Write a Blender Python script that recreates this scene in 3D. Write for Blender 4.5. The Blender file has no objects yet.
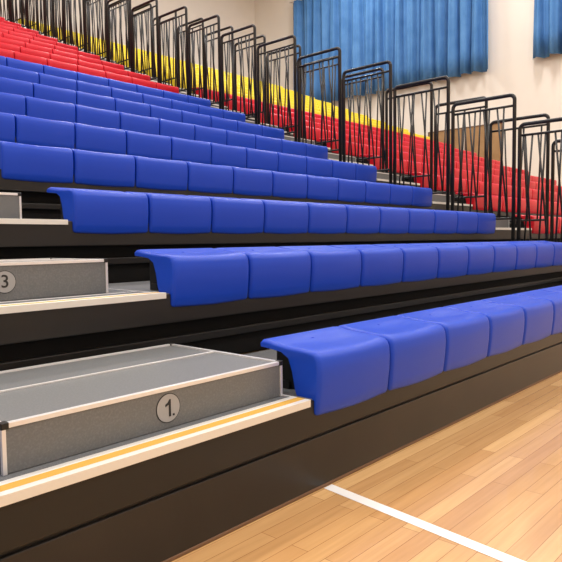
import bpy, math, random
from mathutils import Vector, Matrix
random.seed(4)
S=0.48; D=0.8022; H=0.34; N=20
X0=0.025
col=bpy.context.scene.collection
# ---------------------------------------------------------------- materials
def mat(name,color,rough=0.5,metal=0.0,noise=None,bump=None,spec=0.5,coat=0.0):
    m=bpy.data.materials.new(name); m.use_nodes=True
    nt=m.node_tree; b=nt.nodes['Principled BSDF']
    b.inputs['Base Color'].default_value=(*color,1); b.inputs['Roughness'].default_value=rough
    b.inputs['Metallic'].default_value=metal; b.inputs['Specular IOR Level'].default_value=spec
    b.inputs['Coat Weight'].default_value=coat; b.inputs['Coat Roughness'].default_value=0.2
    tc=nt.nodes.new('ShaderNodeTexCoord')
    if noise:
        sc,c2,lo,hi=noise
        n=nt.nodes.new('ShaderNodeTexNoise'); n.inputs['Scale'].default_value=sc; n.inputs['Detail'].default_value=4
        r=nt.nodes.new('ShaderNodeValToRGB'); r.color_ramp.elements[0].position=lo; r.color_ramp.elements[1].position=hi
        r.color_ramp.elements[0].color=(*color,1); r.color_ramp.elements[1].color=(*c2,1)
        nt.links.new(tc.outputs['Object'],n.inputs['Vector']); nt.links.new(n.outputs['Fac'],r.inputs['Fac'])
        nt.links.new(r.outputs['Color'],b.inputs['Base Color'])
    if bump:
        sc,st=bump
        n=nt.nodes.new('ShaderNodeTexNoise'); n.inputs['Scale'].default_value=sc; n.inputs['Detail'].default_value=3
        bp=nt.nodes.new('ShaderNodeBump'); bp.inputs['Strength'].default_value=st; bp.inputs['Distance'].default_value=0.002
        nt.links.new(tc.outputs['Object'],n.inputs['Vector']); nt.links.new(n.outputs['Fac'],bp.inputs['Height'])
        nt.links.new(bp.outputs['Normal'],b.inputs['Normal'])
    return m
M={}
M['blue']=mat('seat_plastic_blue',(0.006,0.055,0.52),0.36,bump=(300,0.12),spec=0.32)
M['red']=mat('seat_plastic_red',(0.62,0.006,0.022),0.36,bump=(300,0.12),spec=0.28)
M['yellow']=mat('seat_plastic_yellow',(0.84,0.66,0.03),0.36,bump=(300,0.12),spec=0.3)
M['black']=mat('black_steel',(0.011,0.0105,0.010),0.38,spec=0.4)
M['dark']=mat('dark_under_structure',(0.005,0.005,0.005),0.8,spec=0.2)
M['fascia']=mat('fascia_black_laminate',(0.015,0.0135,0.0125),0.36,noise=(3,(0.022,0.019,0.017),0.4,0.7),spec=0.4)
M['deck']=mat('deck_grey_vinyl',(0.135,0.14,0.145),0.72,noise=(220,(0.20,0.205,0.21),0.5,0.72),spec=0.25)
M['box']=mat('step_grey_laminate',(0.150,0.158,0.16),0.42,noise=(160,(0.19,0.195,0.2),0.45,0.7),spec=0.4)
M['alu']=mat('aluminium_trim',(0.80,0.80,0.80),0.35,0.5)
M['nose']=mat('nosing_aluminium',(0.78,0.77,0.72),0.42,0.2)
M['ystripe']=mat('anti_slip_stripe',(0.62,0.36,0.07),0.75,bump=(600,0.6),spec=0.2)
M['plate']=mat('label_plate_grey',(0.36,0.36,0.36),0.5)
M['ink']=mat('label_ink',(0.015,0.015,0.015),0.6)
M['wall']=mat('painted_wall_cream',(0.76,0.71,0.64),0.8,noise=(0.6,(0.80,0.75,0.68),0.3,0.7))
M['ceil']=mat('ceiling_white',(0.8,0.79,0.77),0.9)
M['line']=mat('court_line_white',(0.85,0.84,0.82),0.35)
M['woodpanel']=mat('wood_wall_panel',(0.30,0.17,0.07),0.5,noise=(2,(0.40,0.24,0.11),0.3,0.7))
M['trim']=mat('base_trim_brown',(0.16,0.085,0.045),0.5)
M['curtain']=mat('curtain_blue_fabric',(0.050,0.175,0.42),0.8,noise=(1.5,(0.085,0.24,0.52),0.3,0.7))
# floor
def floor_mat():
    m=bpy.data.materials.new('sprung_maple_floor'); m.use_nodes=True; nt=m.node_tree; b=nt.nodes['Principled BSDF']
    tc=nt.nodes.new('ShaderNodeTexCoord')
    br=nt.nodes.new('ShaderNodeTexBrick'); br.offset=0.37; br.offset_frequency=2; br.squash=1
    br.inputs['Scale'].default_value=1; br.inputs['Brick Width'].default_value=0.85; br.inputs['Row Height'].default_value=0.062
    br.inputs['Mortar Size'].default_value=0.0012; br.inputs['Mortar Smooth'].default_value=0.3; br.inputs['Bias'].default_value=0
    br.inputs['Color1'].default_value=(0.74,0.465,0.205,1); br.inputs['Color2'].default_value=(0.57,0.32,0.128,1); br.inputs['Mortar'].default_value=(0.34,0.16,0.06,1)
    nt.links.new(tc.outputs['Object'],br.inputs['Vector'])
    mp=nt.nodes.new('ShaderNodeMapping'); mp.inputs['Scale'].default_value=(1.2,22,1)
    nt.links.new(tc.outputs['Object'],mp.inputs['Vector'])
    n=nt.nodes.new('ShaderNodeTexNoise'); n.inputs['Scale'].default_value=2.2; n.inputs['Detail'].default_value=6
    nt.links.new(mp.outputs['Vector'],n.inputs['Vector'])
    mx=nt.nodes.new('ShaderNodeMix'); mx.data_type='RGBA'; mx.blend_type='MULTIPLY'; mx.inputs['Factor'].default_value=0.4
    r=nt.nodes.new('ShaderNodeValToRGB'); r.color_ramp.elements[0].position=0.3; r.color_ramp.elements[0].color=(0.72,0.62,0.52,1); r.color_ramp.elements[1].position=0.7; r.color_ramp.elements[1].color=(1.1,1.08,1.05,1)
    nt.links.new(n.outputs['Fac'],r.inputs['Fac'])
    nt.links.new(br.outputs['Color'],mx.inputs['A']); nt.links.new(r.outputs['Color'],mx.inputs['B'])
    nt.links.new(mx.outputs['Result'],b.inputs['Base Color'])
    b.inputs['Roughness'].default_value=0.22; b.inputs['Coat Weight'].default_value=0.45; b.inputs['Coat Roughness'].default_value=0.08
    return m
M['floor']=floor_mat()
# ---------------------------------------------------------------- mesh helper
class MB:
    def __init__(s): s.v=[]; s.f=[]; s.m=[]; s.mats=[]; s.sm=[]
    def mi(s,k):
        if k not in s.mats: s.mats.append(k)
        return s.mats.index(k)
    def box(s,x0,x1,y0,y1,z0,z1,k):
        b=len(s.v); i=s.mi(k)
        s.v+=[(x0,y0,z0),(x1,y0,z0),(x1,y1,z0),(x0,y1,z0),(x0,y0,z1),(x1,y0,z1),(x1,y1,z1),(x0,y1,z1)]
        for f in [(0,3,2,1),(4,5,6,7),(0,1,5,4),(1,2,6,5),(2,3,7,6),(3,0,4,7)]:
            s.f.append(tuple(b+q for q in f)); s.m.append(i); s.sm.append(False)
    def prism(s,pts,y0,y1,k):   # polygon in XZ extruded along y
        b=len(s.v); n=len(pts); i=s.mi(k)
        s.v+=[(x,y0,z) for x,z in pts]+[(x,y1,z) for x,z in pts]
        s.f.append(tuple(b+q for q in range(n))); s.f.append(tuple(b+n+q for q in reversed(range(n))))
        for q in range(n): s.f.append((b+q,b+(q+1)%n,b+n+(q+1)%n,b+n+q))
        s.m+=[i]*(n+2); s.sm+=[False]*(n+2)
    def tube(s,pts,r,k,n=8):
        i=s.mi(k); pts=[Vector(p) for p in pts]; b0=len(s.v)
        for j,p in enumerate(pts):
            t=(pts[min(j+1,len(pts)-1)]-pts[max(j-1,0)]).normalized()
            a=Vector((1,0,0)) if abs(t.x)<0.9 else Vector((0,1,0))
            u=t.cross(a).normalized(); w=t.cross(u)
            for q in range(n):
                an=2*math.pi*q/n; s.v.append(tuple(p+u*r*math.cos(an)+w*r*math.sin(an)))
        for j in range(len(pts)-1):
            for q in range(n):
                s.f.append((b0+j*n+q,b0+j*n+(q+1)%n,b0+(j+1)*n+(q+1)%n,b0+(j+1)*n+q)); s.m.append(i); s.sm.append(True)
        s.f.append(tuple(b0+q for q in range(n))); s.m.append(i); s.sm.append(False)
        e=b0+(len(pts)-1)*n
        s.f.append(tuple(e+q for q in reversed(range(n)))); s.m.append(i); s.sm.append(False)
    def mesh(s,name):
        me=bpy.data.meshes.new(name); me.from_pydata(s.v,[],s.f); me.update()
        for k in s.mats: me.materials.append(M[k])
        me.polygons.foreach_set('material_index',s.m); me.polygons.foreach_set('use_smooth',s.sm)
        import bmesh
        bm=bmesh.new(); bm.from_mesh(me); bmesh.ops.recalc_face_normals(bm,faces=bm.faces); bm.to_mesh(me); bm.free()
        return me
    def obj(s,name,parent=None,bevel=0,loc=(0,0,0)):
        return add(s.mesh(name),name,parent,bevel,loc)
def add(me,name,parent=None,bevel=0,loc=(0,0,0)):
    o=bpy.data.objects.new(name,me); col.objects.link(o); o.location=loc
    if parent: o.parent=parent
    if bevel:
        md=o.modifiers.new('bevel','BEVEL'); md.width=bevel; md.segments=2; md.limit_method='ANGLE'
    return o
def empty(name,loc=(0,0,0)):
    e=bpy.data.objects.new(name,None); col.objects.link(e); e.location=loc; return e
# ---------------------------------------------------------------- layout
B1=(X0,X0+11*S)                # main block
A2=1.15
B2=(B1[1]+A2,B1[1]+A2+22*S)    # far block
A1=-1.13                       # left edge of numbered aisle
B0=(A1-11*S,A1)
XL,XR=B0[0]-0.02,B2[1]+0.02
AISLES=[(A1+0.02,0.0),(B1[1]+0.02,B2[0]-0.02)]
# ---------------------------------------------------------------- bleacher platform
plat=empty('retractable_bleacher')
mb=MB()
for n in range(1,N+1):
    y=(n-1)*D; z=n*H
    yb=y+D+0.03 if n<N else y+D+0.2
    mb.box(XL,XR,y+0.012,yb,z-0.03,z,'deck')
mb.obj('decks',plat)
mb=MB()
for n in range(1,N+1):
    y=(n-1)*D; z=n*H
    mb.box(XL,XR,y+0.004,y+0.05,z-0.13,z-0.004,'black')       # nose beam
    if n>1:
        mb.box(XL,XR,y+0.06,y+0.075,z-H-0.0,z-0.12,'dark')      # recessed riser
        mb.box(XL,XR,y+0.035,y+0.07,z-0.235,z-0.20,'black')
    else:
        mb.box(XL,XR,y+0.022,y+0.05,0.0,z-0.12,'fascia')
        mb.box(XL,XR,y+0.010,y+0.03,0.012,z-0.145,'fascia')
        mb.box(XL,XR,y+0.008,y+0.03,0.0,0.012,'trim')
mb.obj('risers',plat,bevel=0.003)
mb=MB()
for a,b in AISLES:
    for n in range(1,N+1):
        y=(n-1)*D; z=n*H
        mb.box(a,b,y-0.006,y+0.018,z-0.020,z+0.006,'nose')
        mb.box(a,b,y+0.018,y+0.056,z-0.0,z+0.0055,'ystripe')
        mb.box(a,b,y+0.056,y+0.080,z-0.0,z+0.006,'nose')
        mb.box(b-0.004,b+0.004,y+0.080,y+D-0.02,z,z+0.004,'alu')
        if n>1: mb.box(a,b,y+0.20,y+0.207,z,z+0.003,'alu')
mb.obj('aisle_nosings',plat,bevel=0.0012)
mb=MB()
for x in (XL,XR-0.03):
    for n in range(1,N+1):
        mb.box(x,x+0.03,(n-1)*D+0.08,n*D+0.03 if n<N else N*D+0.2,0,n*H-0.03,'fascia')
mb.box(XL,XR,N*D+0.17,N*D+0.2,0,N*H-0.03,'fascia')
mb.obj('side_panels',plat)
# ---------------------------------------------------------------- aisle steps
def step(n,a,b,yo,hb,digit=None):
    y0=(n-1)*D+yo; y1=n*D-0.045; z=n*H; zt=z+hb
    root=empty('aisle_step',((a+b)/2,y0,z))
    def T(o): o.parent=root; o.matrix_parent_inverse=Matrix.Translation(-root.location); return o
    m=MB()
    m.box(a,b,y0,y1,z+0.001,zt-0.004,'box')
    T(m.obj('body',None,0.002))
    m=MB()
    w=0.011
    m.box(a,b,y0-0.004,y0+w,zt-0.011,zt+0.002,'alu')
    m.box(a,b,y1-w,y1+0.003,zt-0.010,zt+0.002,'alu')
    ys=y0+(y1-y0)*0.55
    m.box(a,b,ys-0.004,ys+0.004,zt-0.004,zt+0.002,'alu')
    m.box(b-w,b+0.003,y0,y1,zt-0.010,zt+0.0015,'alu')
    m.box(a-0.003,a+w,y0,y1,zt-0.010,zt+0.0015,'alu')
    m.box(b-0.008,b+0.003,y0-0.004,y0+0.008,z+0.001,zt-0.01,'alu')
    m.box(a-0.003,a+0.008,y0-0.004,y0+0.008,z+0.001,zt-0.01,'alu')
    T(m.obj('aluminium_edging',None,0.001))
    m=MB()
    for xx in (a-0.005,b-0.016):
        m.box(xx,xx+0.021,y0-0.006,y0+0.017,zt-0.014,zt+0.004,'black')
        m.box(xx,xx+0.021,y1-0.014,y1+0.005,zt-0.014,zt+0.004,'black')
    T(m.obj('corner_caps',None,0.003))
    if digit:
        cx=-0.52 if n==1 else -0.575; cz=z+hb*0.5; r=0.045
        import bmesh
        for nm,rad,dy,k in (('number_plate_ring',r,0.0015,'ink'),('number_plate',r-0.0025,0.0022,'plate')):
            bm=bmesh.new(); bmesh.ops.create_cone(bm,cap_ends=True,segments=40,radius1=rad,radius2=rad,depth=0.002)
            me=bpy.data.meshes.new(nm); bm.to_mesh(me); bm.free(); me.materials.append(M[k])
            o=add(me,nm); o.rotation_euler=(math.pi/2,0,0); o.location=(cx,y0-dy+0.001,cz); T(o)
        yf=y0-0.0036
        if digit=='1':
            q=MB(); h=0.026
            q.prism([(cx+0.001,cz-h),(cx+0.008,cz-h),(cx+0.008,cz+h),(cx+0.003,cz+h),(cx-0.002,cz+h-0.008),(cx-0.012,cz+h-0.014),(cx-0.012,cz+h-0.021),(cx+0.001,cz+h-0.015)],yf,yf+0.002,'ink')
            q.box(cx+0.0155,cx+0.0215,yf,yf+0.002,cz-h,cz-h+0.006,'ink')
            T(q.obj('number_digit'))
        else:
            cu=bpy.data.curves.new('number','FONT'); cu.body=digit; cu.size=0.072; cu.align_x='CENTER'; cu.align_y='CENTER'; cu.extrude=0.0004; cu.offset=0.0006
            cu.materials.append(M['ink'])
            o=bpy.data.objects.new('number_digit',cu); col.objects.link(o); o.rotation_euler=(math.pi/2,0,0); o.location=(cx,y0-0.0028,cz); T(o)
step(1,-1.02,-0.009,0.124,0.127,'1')
step(2,-1.05,-0.115,0.27,0.150,'3')
for n in range(3,N): step(n,-1.05,-0.115,0.27,0.150)
for n in range(1,N): step(n,AISLES[1][0]+0.08,AISLES[1][1]-0.08,0.26,0.14)
# ---------------------------------------------------------------- seats
PR=[(.262,.160),(.266,.176),(.260,.188),(.240,.1905),(.19,.182),(.13,.175),(.08,.172),(.035,.169),(.004,.163),(-.011,.151),(-.019,.130),(-.022,.092),
    (-.020,.040),(-.013,-.020),(-.009,-.058),(-.003,-.067),(.010,-.070),(.040,-.064),(.072,-.040),(.095,.02),(.108,.085),(.125,.130),(.16,.150),(.21,.156)]
def seat_row_mesh(name,cnt,key):
    m=MB(); i=m.mi(key); np_=len(PR); g=0.005
    R=0.019
    st=[]
    for k in range(6):
        a=k/5*math.pi/2; st.append((R*(1-math.cos(a)) , R*(1-math.sin(a))))
    for c in range(cnt):
        xs=[(g+dx,ins) for dx,ins in st]
        for t in (.09,.17,.30,.5,.70,.83,.91): xs.append((S*t,0))
        xs+=[(S-g-dx,ins) for dx,ins in reversed(st)]
        b=len(m.v)
        for dx,ins in xs:
            u=dx/S; dish=math.sin(math.pi*u)**1.5
            for j,(py,pz) in enumerate(PR):
                p0=PR[j-1]; p1=PR[(j+1)%np_]
                ty,tz=p1[0]-p0[0],p1[1]-p0[1]; L=math.hypot(ty,tz)
                ny,nz=tz/L,-ty/L
                amt=ins*(0.8 if 1<j<18 else 0.1)
                y=py-ny*amt; z=pz-nz*amt
                if 4<=j<=8: z-=0.012*dish*(1 if j<7 else .4)
                if 9<=j<=15: y-=0.005*dish
                if 14<=j<=18: z+=0.006*(1-dish)
                m.v.append((c*S+dx,y,z))
        K=len(xs)
        for a in range(K-1):
            for j in range(np_):
                j2=(j+1)%np_
                m.f.append((b+a*np_+j,b+a*np_+j2,b+(a+1)*np_+j2,b+(a+1)*np_+j)); m.m.append(i); m.sm.append(True)
        for e in (0,(K-1)*np_):
            m.f.append(tuple(b+e+q for q in range(np_))); m.m.append(i); m.sm.append(False)
        m.box(c*S+0.07,c*S+0.11,0.10,0.24,0.0,0.150,'black'); m.box(c*S+S-0.11,c*S+S-0.07,0.10,0.24,0.0,0.150,'black')
        m.tube([(c*S+S/2,0.205,0.150),(c*S+S/2,0.205,0.1755)],0.011,key,12)
    m.box(0.06,cnt*S-0.06,0.17,0.22,0.0,0.03,'black')
    return m.mesh(name)
meshes={}
def seat_row(n,x,cnt,key):
    k=(key,cnt)
    if k not in meshes: meshes[k]=seat_row_mesh('bench_seat_row_%s'%key,cnt,key)
    o=add(meshes[k],'seat_row',plat,0,(x,(n-1)*D,n*H+0.001)); return o
for n in range(1,N+1):
    k1='blue' if n<=9 else 'red'
    seat_row(n,B1[0],11,k1); seat_row(n,B0[0],11,k1)
    seat_row(n,B2[0],22,'red' if n<=11 else 'yellow')
# ---------------------------------------------------------------- guard rails
def arc(cy,cz,r,a0,a1,x,k=5):
    return [(x,cy+r*math.cos(math.radians(a0+(a1-a0)*t/k)),cz+r*math.sin(math.radians(a0+(a1-a0)*t/k))) for t in range(k+1)]
def rail_mesh(HT,bars):
    # front leg stands on the deck below, rear leg on its own deck
    m=MB(); W=0.74; r=0.055
    m.tube([(0,0,-H)]+arc(r,HT-r,r,180,90,0)+arc(W-r,HT-r,r,90,0,0)+[(0,W,0)],0.022,'black')
    m.tube([(0,0,0.10),(0,W,0.10)],0.014,'black')
    m.tube([(0,0.0,HT-0.12),(0,W,HT-0.12)],0.014,'black',6)
    for a,b in bars: m.tube([(0,a,0.10),(0,b,HT-0.12)],0.011,'black',6)
    m.box(-0.012,0.012,-0.03,0.05,-H,-H+0.012,'black'); m.box(-0.012,0.012,W-0.05,W+0.04,0,0.012,'black')
    return m.mesh('guard_rail')
rail_a=rail_mesh(1.47,[(0.07,0.20),(0.16,0.12),(0.24,0.36),(0.34,0.29),(0.42,0.54),(0.52,0.46),(0.60,0.68),(0.68,0.60)])
rail_b=rail_mesh(1.40,[(0.12,0.08),(0.24,0.31),(0.37,0.30),(0.50,0.55),(0.63,0.58)])
for n in range(2,N+1):
    root=empty('guard_rail',(B1[1]+0.035,(n-1)*D-0.20,n*H+0.007)); root.parent=plat
    add(rail_a,'rail_frame_near',root,0,(0,0,0))
    add(rail_b,'rail_frame_far',root,0,(B2[0]-0.045-B1[1]-0.035,0,0))
# ---------------------------------------------------------------- room
RX0,RX1,RY0,RY1,RZ=-12.0,24.0,-14.0,23.5,15.5
def room(name,b,k,origin=(0,0,0)):
    m=MB(); m.box(*b,k); return m.obj(name)
room('floor',(RX0-.2,RX1+.2,RY0-.2,RY1+.2,-0.2,0.0),'floor')
room('wall_back',(RX0-.2,RX1+.2,RY1,RY1+.2,0,RZ),'wall')
room('wall_front',(RX0-.2,RX1+.2,RY0-.2,RY0,0,RZ),'wall')
room('wall_left',(RX0-.2,RX0,RY0,RY1,0,RZ),'wall')
room('wall_right',(RX1,RX1+.2,RY0,RY1,0,RZ),'wall')
room('ceiling',(RX0-.2,RX1+.2,RY0-.2,RY1+.2,RZ,RZ+.2),'ceil')
room('baseboard_right',(RX1-.02,RX1,RY0,RY1,0,.15),'trim')
m=MB()
m.v=[(0.082,0.004,0.0012),(0.130,0.004,0.0012),(-0.62,-6,0.0012),(-0.668,-6,0.0012)]; m.f=[(0,1,2,3)]; m.m=[m.mi('line')]; m.sm=[False]
m.obj('court_line')
# curtains
def curtain(y0,y1,z0,z1):
    m=MB(); i=m.mi('curtain'); n=int((y1-y0)/0.03); b=0
    rows=6
    ph=random.random()*6
    for a in range(n+1):
        y=y0+(y1-y0)*a/n
        w=0.16*math.sin(y*2*math.pi/0.62+ph+1.1*math.sin(y*1.7))+0.05*math.sin(y*2*math.pi/0.23+2*math.sin(y*.9))
        for j in range(rows+1):
            t=j/rows; m.v.append((RX1-0.32+w*(1.15-0.4*t),y+0.03*math.sin(y*5+t*3),z0+0.03*math.sin(y*3.1)*(1-t)+(z1-z0)*t))
    for a in range(n):
        for j in range(rows):
            q=a*(rows+1)+j; m.f.append((q,q+rows+1,q+rows+2,q+1)); m.m.append(i); m.sm.append(True)
    root=empty('window_curtain',(RX1-0.32,(y0+y1)/2,z0))
    o=m.obj('curtain_fabric')
    md=o.modifiers.new('s','SOLIDIFY'); md.thickness=0.012
    mm=MB(); mm.tube([(RX1-0.32,y0-0.1,z1+0.03),(RX1-0.32,y1+0.1,z1+0.03)],0.035,'alu')
    for yy in (y0,y1,(y0+y1)/2): mm.box(RX1-0.32,RX1-0.001,yy-0.03,yy+0.03,z1,z1+0.05,'alu')
    o2=mm.obj('curtain_rail')
    for q in (o,o2): q.parent=root; q.matrix_parent_inverse=Matrix.Translation(-root.location)
curtain(9.75,20.5,7.85,13.3)
curtain(-3.0,8.0,7.95,13.5)
for y0,y1 in ((9.3,10.95),(11.05,12.7)):
    m=MB(); m.box(RX1-0.04,RX1,y0,y1,2.6,5.7,'woodpanel')
    for q in (y0,y1-0.05): m.box(RX1-0.055,RX1-0.04,q,q+0.05,2.6,5.7,'trim')
    m.box(RX1-0.055,RX1-0.04,y0,y1,5.65,5.7,'trim'); m.obj('wood_wall_panel')
# lights
def lamp(x,y,sx,sy,p):
    root=empty('ceiling_light',(x,y,RZ-0.5))
    mm=MB()
    mm.box(-sx/2-.05,sx/2+.05,-sy/2-.05,sy/2+.05,0.04,0.14,'alu')
    for a in(-sx/3,sx/3): mm.tube([(a,0,0.14),(a,0,0.5)],0.01,'alu')
    mm.obj('housing',root)
    l=bpy.data.lights.new('lamp','AREA'); l.shape='RECTANGLE'; l.size=sx; l.size_y=sy; l.energy=p; l.color=(1.0,0.98,0.96)
    o=bpy.data.objects.new('lamp',l); col.objects.link(o); o.parent=root; o.location=(0,0,0.02)
for x in (-7,2,11,20):
    for y in (-9,-1,7,15):
        lamp(x,y,2.0,1.2,500)
w=bpy.data.worlds.new('w'); bpy.context.scene.world=w; w.use_nodes=True
w.node_tree.nodes['Background'].inputs[0].default_value=(1,.95,.88,1); w.node_tree.nodes['Background'].inputs[1].default_value=0.3
# ---------------------------------------------------------------- camera
th,ph,ro,f=0.7336,-0.0638,-0.0126,624.8
F=Vector((math.cos(th)*math.cos(ph),math.sin(th)*math.cos(ph),math.sin(ph)))
R=Vector((math.sin(th),-math.cos(th),0)); U=R.cross(F)
R2=R*math.cos(ro)+U*math.sin(ro); U2=-R*math.sin(ro)+U*math.cos(ro)
c=bpy.data.cameras.new('camera'); c.sensor_width=36; c.lens=36*f/562; c.clip_end=200
o=bpy.data.objects.new('camera',c); col.objects.link(o)
mw=Matrix((R2,U2,-F)).transposed().to_4x4(); mw.translation=Vector((-1.6692,-1.3772,0.9019)); o.matrix_world=mw
bpy.context.scene.camera=o
bpy.context.scene.view_settings.view_transform='Standard'
